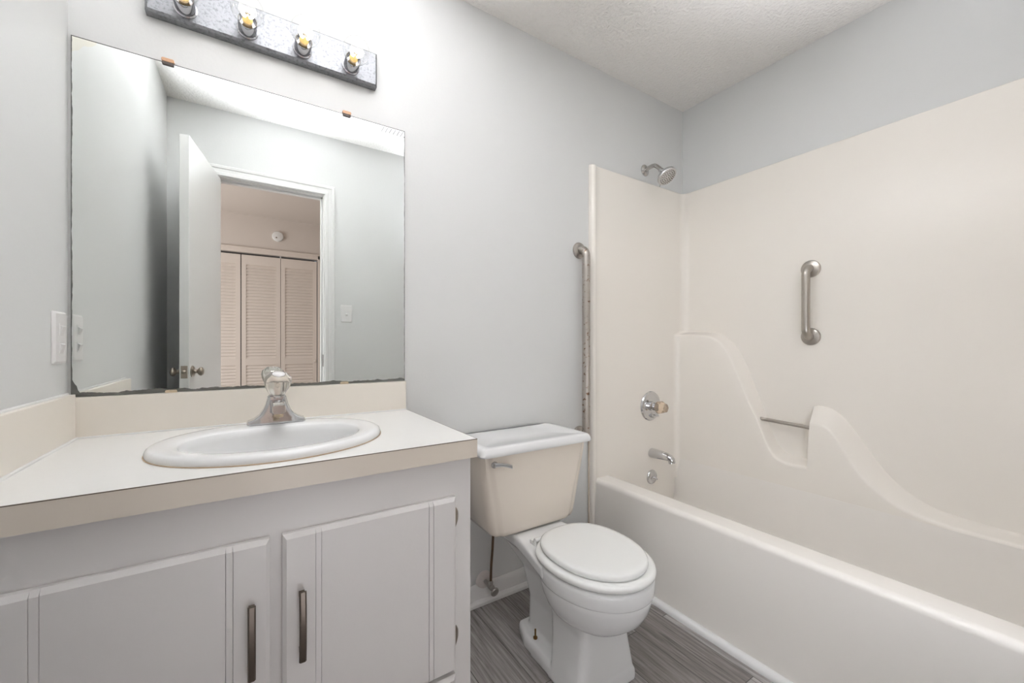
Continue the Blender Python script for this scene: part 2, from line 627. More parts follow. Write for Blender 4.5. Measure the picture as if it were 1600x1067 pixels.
MB().lathe([(0.009, 0), (0.0085, 0.007), (0.004, 0.011), (0.001, 0.011)], (DW + 0.001, 0, 0.935), (1, 0, 0), n=16).build('latch_bolt', M['nickel'], lp, smooth=40, xf=DX)
for z in (0.25, 1.05, 1.82):
    MB().tube([(0, 0.018 + 0.004, z - 0.045), (0, 0.018 + 0.004, z + 0.045)], 0.006, 12).build('door_hinge', M['nickel'], door, smooth=40, xf=DX)

# ------------------------------------------------------------------ bedroom seen through the door (in the mirror)
BY = -3.70
bx0, bx1 = -1.3, 2.6
y_in = -L_ - T
struct(MB().box(bx0, BY - 0.75, -0.05, bx1, y_in, 0).build('floor_bedroom', M['carpet']))
struct(MB().box(bx0, BY - 0.75, H, bx1, y_in, H + 0.05).build('ceiling_bedroom', M['bedwall']))
struct(MB().box(bx0 - 0.1, BY - 0.75, -0.05, bx0, y_in, H + 0.05).build('wall_bedroom_left', M['bedwall']))
struct(MB().box(bx1, BY - 0.75, -0.05, bx1 + 0.1, y_in, H + 0.05).build('wall_bedroom_right', M['bedwall']))
bw = MB().box(bx0, y_in - 0.012, -0.05, -0.11, y_in, H)
bw.box(0 - 0.11, y_in - 0.012, -0.05, JL - 0.09, y_in, H).box(JR + 0.09, y_in - 0.012, -0.05, bx1, y_in, H).box(JL - 0.09, y_in - 0.012, JT + 0.09, JR + 0.09, y_in, H)
struct(bw.build('wall_bedroom_front', M['bedwall']))
CX0, CX1, CT = -0.42, 1.045, 2.04                    # closet opening
struct(MB().box(bx0, BY - 0.1, -0.05, CX0, BY, H).build('wall_closet_left', M['bedwall']))
struct(MB().box(CX1, BY - 0.1, -0.05, bx1, BY, H).build('wall_closet_right', M['bedwall']))
struct(MB().box(CX0, BY - 0.1, CT, CX1, BY, H).build('wall_closet_top', M['bedwall']))
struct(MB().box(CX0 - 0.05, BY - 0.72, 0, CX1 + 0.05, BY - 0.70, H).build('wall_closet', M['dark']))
ct = MB()
for a0, a1, t in ((0, 0.057, 0.012), (0.04, 0.057, 0.02)):
    ct.box(CX0 - a1, BY, 0, CX0 - a0, BY + t, CT + a1).box(CX1 + a0, BY, 0, CX1 + a1, BY + t, CT + a1).box(CX0 - a1, BY, CT + a0, CX1 + a1, BY + t, CT + a1)
struct(ct.build('trim_5', M['closet'], bevel=0.003))


def closet_leaf(x0, x1, parent):
    b = MB()
    y0, y1 = BY - 0.045, BY - 0.015
    z0, z1 = 0.015, 2.018
    st = 0.042
    b.box(x0, y0, z0, x0 + st, y1, z1).box(x1 - st, y0, z0, x1, y1, z1)
    rails = ((z0, 0.13), (0.838, 0.908), (1.915, z1))
    for a, c in rails:
        b.box(x0 + st, y0, a, x1 - st, y1, c)
    for a, c in ((0.13, 0.838), (0.908, 1.915)):
        n = round((c - a) / 0.0335)
        p = (c - a) / n
        for i in range(n):
            z = a + p * (i + 0.5)
            h = p * 0.58
            poly = [(y1 - 0.006, z - h), (y1 - 0.001, z - h + 0.0035), (y1 - 0.012, z + h), (y1 - 0.016, z + h - 0.004)]
            b.prism(poly, x0 + st - 0.004, x1 - st + 0.004, 'x')
    return b.build('door_panel', M['closet'], parent)


for name_x, (a, m_, c) in (('l', (-0.415, -0.058, 0.302)), ('r', (0.310, 0.672, 1.036))):
    t = thing('bifold_door', ((a + c) / 2, BY - 0.03, 0.0),
              'beige louvered bifold closet door at the right of the closet, knob on its outer stile' if name_x == 'r' else
              'beige louvered bifold closet door, mostly hidden behind the open bathroom door in the mirror', 'closet door', 'louvered bifold closet doors')
    closet_leaf(a, m_ - 0.002, t)
    closet_leaf(m_ + 0.002, c, t)
    if name_x == 'r':
        MB().lathe([(0.008, 0), (0.007, 0.012), (0.013, 0.018), (0.015, 0.026), (0.010, 0.032), (0.001, 0.033)], (c - 0.02, BY - 0.015, 0.868), (0, 1, 0), 18).build('knob', M['closet'], t, smooth=50)
    # pivot pin into the head track
    MB().tube([((a + c) / 2, BY - 0.03, 2.016), ((a + c) / 2, BY - 0.03, CT)], 0.006, 10).build('guide_pin', M['plate'], t, smooth=40)

t = thing('smoke_detector', (0.645, BY, 2.20), 'round white smoke detector on the wall above the louvered closet doors', 'smoke detector')
MB().lathe([(0.056, 0), (0.056, 0.012), (0.050, 0.026), (0.030, 0.032), (0.001, 0.033)], (0.645, BY, 2.25), (0, 1, 0), 36).build('housing', M['plate'], t, smooth=35)
MB().lathe([(0.008, 0), (0.008, 0.004), (0.001, 0.005)], (0.630, BY + 0.0285, 2.232), (0, 1, 0), 14).build('test_button', M['nickel'], t, smooth=35)

# ------------------------------------------------------------------ vanity cabinet
CXR, CF = 0.860, -0.545
ZC0, ZC1 = 0.787, 0.825                              # counter slab
t = thing('vanity_cabinet', (0.43, -0.28, 0), 'white painted vanity cabinet with plank-style doors under the cream countertop', 'cabinet')
b = MB()
b.box(0.842, CF + 0.018, 0.0, CXR, -0.002, ZC0)                       # right side
b.box(0.002, CF + 0.018, 0.09, 0.020, -0.002, ZC0)                     # left side
b.box(0.020, CF + 0.018, 0.09, 0.842, -0.01, 0.105)                    # floor
b.box(0.020, -0.012, 0.09, 0.842, -0.002, ZC0)                        # back
b.box(0.002, CF + 0.07, 0.0, 0.842, CF + 0.085, 0.09)                   # toe kick
fz0, fz1 = 0.09, ZC0
# face frame as one sheet with two door and two drawer openings
gx = [0.002, 0.052, 0.405, 0.455, 0.800, CXR]
gz = [0.09, 0.12, 0.235, 0.275, 0.672, ZC0]
keep = [(i, j) for i in range(5) for j in range(5) if not (i in (1, 3) and j in (1, 3))]
def nid(i, j, k):
    return (i * 6 + j) * 2 + k
fv = [(gx[i], CF + 0.018 * k, gz[j]) for i in range(6) for j in range(6) for k in (0, 1)]
ff = []
for i, j in keep:
    ff.append((nid(i, j, 0), nid(i + 1, j, 0), nid(i + 1, j + 1, 0), nid(i, j + 1, 0)))
    ff.append((nid(i, j, 1), nid(i, j + 1, 1), nid(i + 1, j + 1, 1), nid(i + 1, j, 1)))
    for (di, dj, p, q_) in ((-1, 0, (i, j), (i, j + 1)), (1, 0, (i + 1, j), (i + 1, j + 1)), (0, -1, (i, j), (i + 1, j)), (0, 1, (i, j + 1), (i + 1, j + 1))):
        if (i + di, j + dj) not in keep:
            ff.append((nid(*p, 0), nid(*q_, 0), nid(*q_, 1), nid(*p, 1)))
b.add(fv, ff)
b.box(0.842, CF + 0.0001, 0.0, CXR, CF + 0.018, 0.09)
b.build('cabinet_body', M['cab'], t, bevel=0.001)


def plank_door(x0, x1, z0, z1, name='door'):
    """two bevelled stiles and a set-back middle panel with a bead beside each groove"""
    b = MB()
    th, e = 0.018, 0.007
    yb = CF
    def plank(xa, xb, tt, el, er):
        # cross section in x/y, top and bottom edges bevelled towards the viewer
        def ring(z, inset):
            xl, xr = xa + (inset if el else 0), xb - (inset if er else 0)
            return [(xl, yb - tt + 0, z), (xr, yb - tt, z)]
        v = [(xa, yb, z0), (xb, yb, z0), (xb, yb, z1), (xa, yb, z1),
             (xa, yb - tt + e, z0), (xb, yb - tt + e, z0), (xb, yb - tt + e, z1), (xa, yb - tt + e, z1),
             (xa + (e if el else 0.0004), yb - tt, z0 + e), (xb - (e if er else 0.0004), yb - tt, z0 + e), (xb - (e if er else 0.0004), yb - tt, z1 - e * 1.3), (xa + (e if el else 0.0004), yb - tt, z1 - e * 1.3)]
        f = [(0, 1, 2, 3), (8, 9, 10, 11)]
        for i in range(4):
            j = (i + 1) % 4
            f.append((i, j, j + 4, i + 4))
            f.append((i + 4, j + 4, j + 8, i + 8))
        b.add(v, f)
    s = 0.070
    g = 0.011
    plank(x0, x0 + s - g, th, True, False)
    plank(x0 + s - g, x0 + s, th - 0.0011, False, False)
    plank(x0 + s, x1 - s, th - 0.0024, False, False)
    plank(x1 - s, x1 - s + g, th - 0.0011, False, False)
    plank(x1 - s + g, x1, th, False, True)
    return b


def pull(x, zc, parent):
    hl = 0.068
    pts = []
    r = [(-0.0065, 0), (0.0065, 0), (0.0065, 0.0035), (0.004, 0.0062), (-0.004, 0.0062), (-0.0065, 0.0035)]
    rings = []
    for k in range(13):
        u = -1 + 2 * k / 12
        lift = 0.026 - 0.006 * u * u
        rings.append([(x + p[0], CF - 0.018 - lift - p[1], zc + hl * u) for p in r])
    b = MB().loft(rings)
    for s in (-1, 1):
        b.box(x - 0.005, CF - 0.018 - 0.0225, zc + s * 0.055 - 0.005, x + 0.005, CF - 0.0178, zc + s * 0.055 + 0.005)
    return b.build('handle', M['bronze'], parent, bevel=0.0006, label='dark nickel bar pull')


def hinge(x, zc, parent):
    b = MB()
    rings = []
    for k in range(9):
        u = -1 + 2 * k / 8
        wd = 0.0115 * (1 - 0.75 * abs(u) ** 3)
        z = zc + 0.024 * u
        rings.append([(x, CF - 0.0005, z), (x, CF - 0.0095, z), (x + wd * 0.6, CF - 0.008, z), (x + wd, CF - 0.003, z), (x + wd, CF - 0.0005, z)])
    b.loft(rings)
    b.lathe([(0.0022, 0), (0.0024, 0.0012), (0.0005, 0.0016)], (x + 0.004, CF - 0.0078, zc + 0.012), (0.3, -1, 0), 10)
    return b.build('hinge', M['nickel'], parent, smooth=30)


dR = plank_door(0.441, 0.813, 0.262, 0.688).build('door', M['cab'], t)
pull(0.474, 0.512, dR)
for z in (0.636, 0.343):
    hinge(0.813, z, dR)
dL = plank_door(0.047, 0.420, 0.262, 0.688).build('door', M['cab'], t)
pull(0.390, 0.512, dL)
plank_door(0.441, 0.813, 0.105, 0.252).build('drawer_front', M['cab'], t)
plank_door(0.047, 0.420, 0.105, 0.252).build('drawer_front', M['cab'], t)

# ------------------------------------------------------------------ countertop
t = thing('countertop', (0.44, -0.28, ZC0), 'cream laminate countertop with matching backsplash around the oval sink', 'countertop')
CE, CFY = 0.868, -0.5644
SX, SY = 0.443, -0.312
cut = egg(SX, SY, 0.228, 0.199, 0.199, 64)
b = MB()
# top with an oval cut-out: strips from the hole to the rectangle's border
outer = []
x0, x1, y0, y1 = 0.001, CE, CFY + 0.0012, -0.001
for (px, py) in cut:
    dx, dy = px - SX, py - SY
    k = min((x1 - SX) / dx if dx > 1e-9 else 1e9, (x0 - SX) / dx if dx < -1e-9 else 1e9, (y1 - SY) / dy if dy > 1e-9 else 1e9, (y0 - SY) / dy if dy < -1e-9 else 1e9)
    outer.append((SX + dx * k, SY + dy * k))
# snap nearest samples to the corners so the rectangle is complete
for c in ((x0, y0), (x1, y0), (x1, y1), (x0, y1)):
    i = min(range(len(outer)), key=lambda k: (outer[k][0] - c[0]) ** 2 + (outer[k][1] - c[1]) ** 2)
    outer[i] = c
b.loft([at_z(cut, ZC0), at_z(cut, ZC1), at_z(outer, ZC1), at_z(outer, ZC0), at_z(cut, ZC0)], False, False)
b.build('counter_slab', M['lam'], t, label='off-white laminate top')
b = MB().box(0.001, CFY, ZC0 - 0.008, CE + 0.0, CFY + 0.0012, ZC1 - 0.0012).box(CE, CFY, ZC0 - 0.008, CE + 0.0012, -0.001, ZC1 - 0.0012)
b.build('edge_band', M['lamedge'], t, label='beige laminate edge strip')
MB().box(0.001, CFY - 0.0002, ZC1 - 0.0016, CE + 0.0013, CFY + 0.0013, ZC1 + 0.0001).box(CE - 0.0001, CFY, ZC1 - 0.0016, CE + 0.0013, -0.001, ZC1 + 0.0001).build('edge_seam', M['seam'], t, label='thin dark laminate seam')
MB().box(0.001, -0.019, ZC1, 0.866, -0.001, 0.9285).build('backsplash', M['splash'], t, bevel=0.0012)
MB().box(0.001, CFY + 0.004, ZC1, 0.019, -0.0195, 0.937).build('side_splash', M['splash'], t, bevel=0.0012)
def bead(p, q_, r, n=10):
    return MB().tube([Vector(p).lerp(Vector(q_), k / 8) for k in range(9)], r, n)
cb = bead((0.02, -0.0215, ZC1 + 0.001), (0.866, -0.0215, ZC1 + 0.001), 0.0032)
cb2 = bead((0.0215, -0.0215, ZC1 + 0.001), (0.0215, CFY + 0.01, ZC1 + 0.001), 0.0036)
cb.add(cb2.v, cb2.f)
cb3 = bead((0.004, CFY + 0.01, 0.9385), (0.004, -0.02, 0.9385), 0.0036)
cb.add(cb3.v, cb3.f)
cb4 = bead((0.867, -0.004, ZC1), (0.867, -0.004, 0.93), 0.0028)
cb.add(cb4.v, cb4.f)
cb.build('caulk_bead', M['caulk'], t, smooth=60, label='white caulk line')

# ------------------------------------------------------------------ sink
t = thing('sink', (SX, SY, 0.68), 'white oval drop-in sink set in the cream countertop', 'sink')
IY = -0.330
def srim(s, z, blend):
    """ring between outer rim (blend 0) and inner bowl edge (blend 1)"""
    o = egg(SX, SY, 0.245, 0.216, 0.212, 72)
    i = egg(SX, IY, 0.186, 0.142, 0.128, 72, pf=2.1, pb=2.2)
    return [(a[0] + (c[0] - a[0]) * blend, a[1] + (c[1] - a[1]) * blend, z) for a, c in zip(o, i)]
z0 = ZC1 + 0.0008
rings = [srim(1, z0, 0.30), srim(1, z0, -0.0), srim(1, z0 + 0.006, -0.02), srim(1, z0 + 0.012, 0.02), srim(1, z0 + 0.0165, 0.12), srim(1, z0 + 0.0175, 0.30),
         srim(1, z0 + 0.0165, 0.7), srim(1, z0 + 0.015, 0.9), srim(1, z0 + 0.012, 0.98)]
for k, (sc, dz) in enumerate(((0.985, -0.004), (0.96, -0.02), (0.93, -0.045), (0.86, -0.085), (0.74, -0.115), (0.55, -0.135), (0.30, -0.143), (0.13, -0.146))):
    rings.append([(SX + (p[0] - SX) * sc, IY + (p[1] - IY) * sc, z0 + dz) for p in egg(SX, IY, 0.186, 0.142, 0.128, 72, pf=2.1, pb=2.2)])
b = MB().loft(rings, False, True)
b.build('basin', M['porc'], t, smooth=70)
MB().lathe([(0.030, 0), (0.030, 0.003), (0.022, 0.004), (0.018, 0.001), (0.001, 0.001)], (SX, IY, z0 - 0.1455), (0, 0, 1), 28).build('drain', M['chrome'], t, smooth=40)
ring = [(p[0], p[1], z0 + 0.0004) for p in egg(SX, SY, 0.2465, 0.2175, 0.2135, 72)]
ring.append(ring[0]); ring.append(ring[1])
MB().tube(ring, 0.0013, 8, False).build('caulk_ring', M['stain'], t, smooth=60, label='brown stained caulk ring')

# ------------------------------------------------------------------ faucet
FX, FY, FZ = 0.451, -0.150, z0 + 0.0165
t = thing('faucet', (FX, FY, FZ), 'chrome centerset faucet with a clear acrylic knob on the back of the sink', 'faucet')
prof = [(0.070, 0.0), (0.0715, 0.004), (0.069, 0.010), (0.055, 0.016), (0.042, 0.026), (0.033, 0.040), (0.0275, 0.054), (0.0245, 0.066), (0.0225, 0.074)]
rings = []
for hw, z in prof:
    hd = 0.026 if z < 0.012 else 0.026 - (z - 0.012) * 0.10
    rings.append(at_z(rrect(FX - hw, FY - hd, FX + hw, FY + hd, min(0.008, hw * 0.3), 4), FZ + z))
MB().loft(rings).build('faucet_body', M['chrome'], t, smooth=45)
rings = []
for y, hw, zc, hh in ((FY + 0.005, 0.019, 0.046, 0.022), (FY - 0.03, 0.0175, 0.049, 0.018), (FY - 0.07, 0.016, 0.051, 0.0145), (FY - 0.105, 0.0150, 0.051, 0.0125), (FY - 0.112, 0.0135, 0.051, 0.011)):
    rings.append([(FX + p[0], y, FZ + zc + p[1]) for p in rrect(-hw, -hh, hw, hh, 0.0035, 3)])
sp = MB().loft(rings).build('spout', M['chrome'], t, smooth=40)
MB().lathe([(0.0105, 0), (0.0105, 0.009), (0.008, 0.010), (0.001, 0.0095)], (FX, FY - 0.094, FZ + 0.0395), (0, 0, -1), 20).build('aerator', M['mineral'], sp, smooth=40, label='crusty beige aerator')
MB().lathe([(0.0225, 0), (0.021, 0.004), (0.014, 0.006), (0.012, 0.012)], (FX, FY, FZ + 0.073), (0, -0.15, 1), 24).build('collar', M['chrome'], t, smooth=45)
kd = (0.06, -0.42, 1)
kn = MB().lathe([(0.014, 0.0), (0.019, 0.004), (0.024, 0.013), (0.031, 0.030), (0.0335, 0.044), (0.031, 0.056), (0.024, 0.063), (0.017, 0.066), (0.0165, 0.063), (0.001, 0.063)],
                (FX, FY + 0.004, FZ + 0.078), kd, 48, scallop=(8, 0.035)).build('knob', M['acryl'], t, smooth=35, label='clear acrylic faucet knob')
kv = Vector(kd).normalized()
MB().lathe([(0.0158, 0), (0.0155, 0.003), (0.012, 0.0045), (0.001, 0.005)], Vector((FX, FY + 0.004, FZ + 0.078)) + kv * 0.0632, kd, 28).build('index_cap', M['plate'], kn, smooth=40, label='white round cap')

# ------------------------------------------------------------------ mirror
t = thing('mirror', (0.436, -0.004, 0.930), 'large frameless wall mirror with worn black edges above the vanity', 'mirror')
MB().box(0.007, -0.006, 0.9298, 0.865, -0.001, 1.8455).build('mirror_glass', M['mirror'], t, origin=(0.436, -0.006, 0.9298))


def clip(x, z, s, parent):
    b = MB()
    ys = (-0.001, -0.011)
    b.prism(rrect(x - 0.014, min(z, z + s * 0.010), x + 0.014, max(z, z + s * 0.010), 0.004, 3), ys[0], ys[1], 'y')
    c = b.build('clip', M['clip'], parent, bevel=0.0008, label='amber plastic mirror clip')
    MB().prism(rrect(x - 0.013, min(z - s * 0.008, z), x + 0.013, max(z - s * 0.008, z), 0.003, 3), -0.0062, -0.010, 'y').build('clip_lip', M['clipdark'], c, bevel=0.0006)


clip(0.196, 1.8455, 1, t)
clip(0.664, 1.8455, 1, t)
for x in (0.203, 0.656):
    b = MB().prism(rrect(x - 0.013, 0.9265, x + 0.013, 0.936, 0.003, 3), -0.0062, -0.0105, 'y')
    b.build('clip', M['mineral'], t, bevel=0.0008, label='cream lower mirror clip')

# ------------------------------------------------------------------ vanity light
BZ = 1.998
t = thing('vanity_light', (0.455, -0.015, 1.963), 'hammered metal light bar with four clear globe bulbs above the mirror', 'wall light')
b = MB()
rings = [[(x, y, z) for x, z in rrect(0.150 - e, 1.960 - e, 0.760 + e, 2.077 + e, 0.002, 2)] for y, e in ((-0.001, 0.0), (-0.024, 0.0), (-0.030, -0.006))]
b.loft(rings)
b.build('back_plate', M['hammer'], t, smooth=25)
for x in (0.2365, 0.3815, 0.5270, 0.6720):
    s = MB().lathe([(0.0275, 0), (0.0275, 0.003), (0.0238, 0.005), (0.0238, 0.043), (0.0225, 0.045), (0.0215, 0.044), (0.0215, 0.030), (0.001, 0.030)], (x, -0.0295, BZ), (0, -1, 0), 32).build('socket', M['socket'], t, smooth=35)
    prof = [(0.0130, 0.0), (0.0135, 0.008)]
    R, c0 = 0.0405, 0.0465
    for k in range(0, 23):
        a = math.radians(-70 + k * 160 / 22)
        prof.append((R * math.cos(a), c0 + R * math.sin(a)))
    prof.append((0.0005, c0 + R))
    bl = MB().lathe(prof, (x, -0.0720, BZ), (0, -1, 0), 40).build('bulb', M['bulb'], t, smooth=60, label='clear globe light bulb')
    MB().lathe([(0.0128, 0), (0.0128, 0.006), (0.009, 0.010), (0.0035, 0.020), (0.003, 0.026), (0.0005, 0.026)], (x, -0.0705, BZ), (0, -1, 0), 24).build('bulb_stem', M['ceramicbase'], bl, smooth=40)
    pts = [(x + 0.012 * math.cos(a), -0.106 - 0.003 * math.sin(3 * a), BZ + 0.012 * math.sin(a)) for a in [math.radians(d) for d in range(-60, 241, 15)]]
    MB().tube(pts, 0.0042, 10).build('filament', M['filament'], bl, smooth=50)
    d = bpy.data.lights.new('bulb_light', 'POINT')
    d.energy = BULB_W
    d.color = BULB_COL
    d.shadow_soft_size = 0.012
    o = bpy.data.objects.new('bulb_light', d)
    o.location = (x, -0.112, BZ)
    COL.objects.link(o)

# ------------------------------------------------------------------ switches
t = thing('wall_switch_plate', (0.004, -0.063, 1.016), 'white plate with two stacked switches on the left wall beside the mirror', 'switch plate')
b = MB().loft([[(xx, p[0], p[1]) for p in rrect(-0.103 + e, 1.017 + e, -0.026 - e, 1.141 - e, 0.003, 3)] for xx, e in ((0.0005, 0), (0.003, 0), (0.0065, 0.005))])
b.build('cover_plate', M['plate'], t, smooth=25)
for z in (1.099, 1.056):
    MB().box(0.0060, -0.078, z - 0.014, 0.0075, -0.052, z + 0.014).build('switch_frame', M['plate'], t, bevel=0.0006)
    MB().prism([(0.007, z - 0.010), (0.0085, z - 0.010), (0.0125, z + 0.006), (0.007, z + 0.010)], -0.075, -0.055, 'y').add([], []).build('toggle', M['plate'], t, bevel=0.001)
t = thing('light_switch', (0.938, -L_ + 0.003, 1.21), 'white single toggle light switch beside the door casing, seen in the mirror', 'light switch')
MB().loft([[(p[0], yy, p[1]) for p in rrect(0.901 + e, 1.212 + e, 0.975 - e, 1.328 - e, 0.003, 3)] for yy, e in ((-L_ + 0.0005, 0), (-L_ + 0.003, 0), (-L_ + 0.0065, 0.005))]).build('cover_plate', M['plate'], t, smooth=25)
MB().box(0.929, -L_ + 0.0060, 1.252, 0.947, -L_ + 0.0078, 1.288).build('switch_frame', M['plate'], t, bevel=0.0005)
MB().prism([(-L_ + 0.007, 1.257), (-L_ + 0.019, 1.262), (-L_ + 0.018, 1.269), (-L_ + 0.007, 1.275)], 0.932, 0.944, 'x').build('toggle', M['plate'], t, bevel=0.001)

# ------------------------------------------------------------------ toilet
TX = 1.302
t = thing('toilet', (TX, -0.40, 0), 'white two-piece toilet with a biscuit-coloured tank between vanity and tub', 'toilet')
# pedestal: foot, rear column, splayed front, neck and deck, fused and softened
b = MB()
foot = [(TX - 0.122, -0.588), (TX - 0.114, -0.602), (TX + 0.114, -0.602), (TX + 0.122, -0.588), (TX + 0.108, -0.30), (TX + 0.078, -0.222), (TX - 0.078, -0.222), (TX - 0.108, -0.30)]
b.loft([at_z(foot, 0.0), at_z(foot, 0.032), at_z([(TX + (p[0] - TX) * 0.93, p[1] * 0.985 - 0.008) for p in foot], 0.044)])
# splayed front
b.loft([at_z(rrect(TX - 0.119, -0.600, TX + 0.119, -0.450, 0.015), 0.01), at_z(rrect(TX - 0.113, -0.600, TX + 0.113, -0.447, 0.02), 0.06),
        at_z(rrect(TX - 0.101, -0.597, TX + 0.101, -0.435, 0.025), 0.13), at_z(rrect(TX - 0.094, -0.595, TX + 0.094, -0.42, 0.03), 0.19), at_z(rrect(TX - 0.10, -0.60, TX + 0.10, -0.40, 0.05), 0.25)])
# rear column
b.loft([at_z(rrect(TX - 0.062, -0.48, TX + 0.062, -0.245, 0.03), 0.02), at_z(rrect(TX - 0.058, -0.48, TX + 0.058, -0.245, 0.03), 0.15),
        at_z(rrect(TX - 0.068, -0.50, TX + 0.068, -0.215, 0.03), 0.25), at_z(rrect(TX - 0.105, -0.52, TX + 0.105, -0.12, 0.03), 0.335), at_z(rrect(TX - 0.112, -0.50, TX + 0.112, -0.075, 0.03), 0.345)])
# deck under the tank and seat
def deck(z, e):
    p = [(TX - 0.112 + e, -0.06 - e), (TX - 0.114 + e, -0.25), (TX - 0.128 + e, -0.33), (TX - 0.158 + e, -0.47), (TX + 0.158 - e, -0.47), (TX + 0.128 - e, -0.33), (TX + 0.114 - e, -0.25), (TX + 0.112 - e, -0.06 - e)]
    return at_z(p, z)
b.loft([deck(0.325, 0.012), deck(0.338, 0.0), deck(0.368, 0.0), deck(0.372, 0.004)])
ped = b.build('pedestal', M['porc'], t, smooth=180)
rm = ped.modifiers.new('remesh', 'REMESH')
rm.mode = 'VOXEL'
rm.voxel_size = 0.005
rm.use_smooth_shade = True
sm = ped.modifiers.new('smooth', 'SMOOTH')
sm.factor = 0.5
sm.iterations = 5

b = MB()
R_ = lambda z, a, bf, bb, yc=-0.515: at_z(egg(TX + 0.009, yc, a + 0.003, bf, bb, 64, pf=2.05, pb=2.15), z)
b.loft([R_(0.190, 0.030, 0.070, 0.040, -0.51), R_(0.196, 0.066, 0.098, 0.055, -0.515), R_(0.207, 0.100, 0.130, 0.085, -0.51), R_(0.226, 0.1245, 0.155, 0.11, -0.508), R_(0.251, 0.1415, 0.175, 0.14),
        R_(0.278, 0.1520, 0.189, 0.155), R_(0.304, 0.1575, 0.1965, 0.165), R_(0.3185, 0.1590, 0.199, 0.168), R_(0.3215, 0.1583, 0.198, 0.168), R_(0.3240, 0.1618, 0.202, 0.17),
        R_(0.3285, 0.1635, 0.204, 0.17), R_(0.360, 0.1640, 0.2045, 0.17), R_(0.370, 0.1620, 0.2025, 0.168), R_(0.3735, 0.156, 0.196, 0.162), R_(0.374, 0.12, 0.16, 0.12)])
b.build('bowl', M['porc'], t, smooth=60)
E_ = lambda z, a, bf, bb, yc=-0.515, pb=2.4: at_z(egg(TX + 0.009, yc, a + 0.003, bf, bb, 72, pf=2.05, pb=pb), z)
b = MB().loft([E_(0.3755, 0.152, 0.194, 0.162), E_(0.3765, 0.161, 0.203, 0.169), E_(0.381, 0.1655, 0.2075, 0.174), E_(0.388, 0.1662, 0.208, 0.175), E_(0.394, 0.1635, 0.2055, 0.173), E_(0.397, 0.156, 0.198, 0.167), E_(0.3972, 0.12, 0.16, 0.13)])
b.build('seat', M['seat'], t, smooth=60)
b = MB().loft([E_(0.3985, 0.138, 0.179, 0.162), E_(0.3995, 0.1435, 0.1835, 0.168), E_(0.405, 0.1455, 0.1855, 0.171), E_(0.412, 0.1445, 0.1845, 0.170), E_(0.4165, 0.139, 0.179, 0.165), E_(0.4182, 0.124, 0.163, 0.152), E_(0.4186, 0.08, 0.11, 0.11)])
b.build('seat_lid', M['seat'], t, smooth=60)
for s in (-1, 1):
    b = MB().box(TX + s * 0.078 - 0.017, -0.357, 0.3715, TX + s * 0.078 + 0.017, -0.318, 0.384)
    b.lathe([(0.009, 0), (0.009, 0.034), (0.007, 0.036)], (TX + s * 0.078 - 0.017, -0.347, 0.389), (1, 0, 0), 14)
    b.build('seat_hinge', M['seat'], t, bevel=0.003)
    bl = MB().lathe([(0.011, 0), (0.011, 0.002), (0.0055, 0.004), (0.0075, 0.0045), (0.0075, 0.009), (0.003, 0.010), (0.003, 0.036), (0.001, 0.037)], (TX + s * 0.084, -0.335, 0.0405), (0, 0, 1), 12)
    bl.build('floor_bolt', M['brass'], t, smooth=30, label='brass floor bolt')
# tank
def tank_ring(hw, yf, z, ch, g=0.0):
    x0, x1 = TX - 0.012 - hw, TX - 0.012 + hw
    yb = -0.028
    return [(x0 + 0.012, yb, z), (x0, yb - 0.012, z), (x0, yf + ch * 1.05, z), (x0 + 0.002, yf + ch * 0.8, z), (x0 + 0.010, yf + ch * 0.32, z), (x0 + ch * 0.55, yf + 0.0105, z),
            (x0 + ch * 0.80, yf + 0.0075, z), (x0 + ch * 1.0, yf + 0.0015, z), (x0 + ch * 1.25, yf, z),
            (x1 - ch * 1.25, yf, z), (x1 - ch * 1.0, yf + 0.0015, z), (x1 - ch * 0.80, yf + 0.0075, z), (x1 - ch * 0.55, yf + 0.0105, z), (x1 - 0.010, yf + ch * 0.32, z), (x1 - 0.002, yf + ch * 0.8, z), (x1, yf + ch * 1.05, z),
            (x1, yb - 0.012, z), (x1 - 0.012, yb, z)]
b = MB().loft([tank_ring(0.155, -0.220, 0.3735, 0.035), tank_ring(0.174, -0.240, 0.3755, 0.035), tank_ring(0.185, -0.249, 0.384, 0.036), tank_ring(0.191, -0.252, 0.398, 0.037), tank_ring(0.197, -0.254, 0.425, 0.038),
               tank_ring(0.212, -0.258, 0.50, 0.040), tank_ring(0.226, -0.262, 0.58, 0.036), tank_ring(0.236, -0.267, 0.66, 0.030), tank_ring(0.237, -0.267, 0.677, 0.030)])
b.build('tank', M['biscuit'], t, smooth=60, label='biscuit-coloured tank')
LXc = TX - 0.016
def lid(hx0, yf, z, r=0.02):
    return at_z(rrect(LXc - hx0, yf, LXc + hx0, -0.018, r, 5), z)
b = MB().loft([lid(0.242, -0.280, 0.6775), lid(0.249, -0.287, 0.679), lid(0.2515, -0.2895, 0.684), lid(0.249, -0.288, 0.695), lid(0.244, -0.284, 0.704), lid(0.240, -0.280, 0.7075), lid(0.234, -0.274, 0.7085), lid(0.212, -0.252, 0.7080), lid(0.207, -0.247, 0.7062), lid(0.10, -0.15, 0.7062)])
b.build('tank_lid', M['porc'], t, smooth=40, label='white tank lid')
lx, ly, lz = 1.094, -0.272, 0.648
b = MB().lathe([(0.012, 0), (0.012, 0.006), (0.008, 0.012), (0.001, 0.013)], (lx, ly + 0.008, lz), (0, -1, 0), 18)
rings = []
for k in range(9):
    u = k / 8
    x = lx - 0.008 + 0.066 * u
    hh = 0.0075 - 0.002 * u + 0.004 * max(0, u - 0.6)
    rings.append([(x, ly - 0.010 - 0.006 * u + p[0], lz + 0.003 - 0.014 * u * u + p[1]) for p in rrect(-0.0035, -hh, 0.0035, hh, 0.003, 3)])
b.loft(rings)
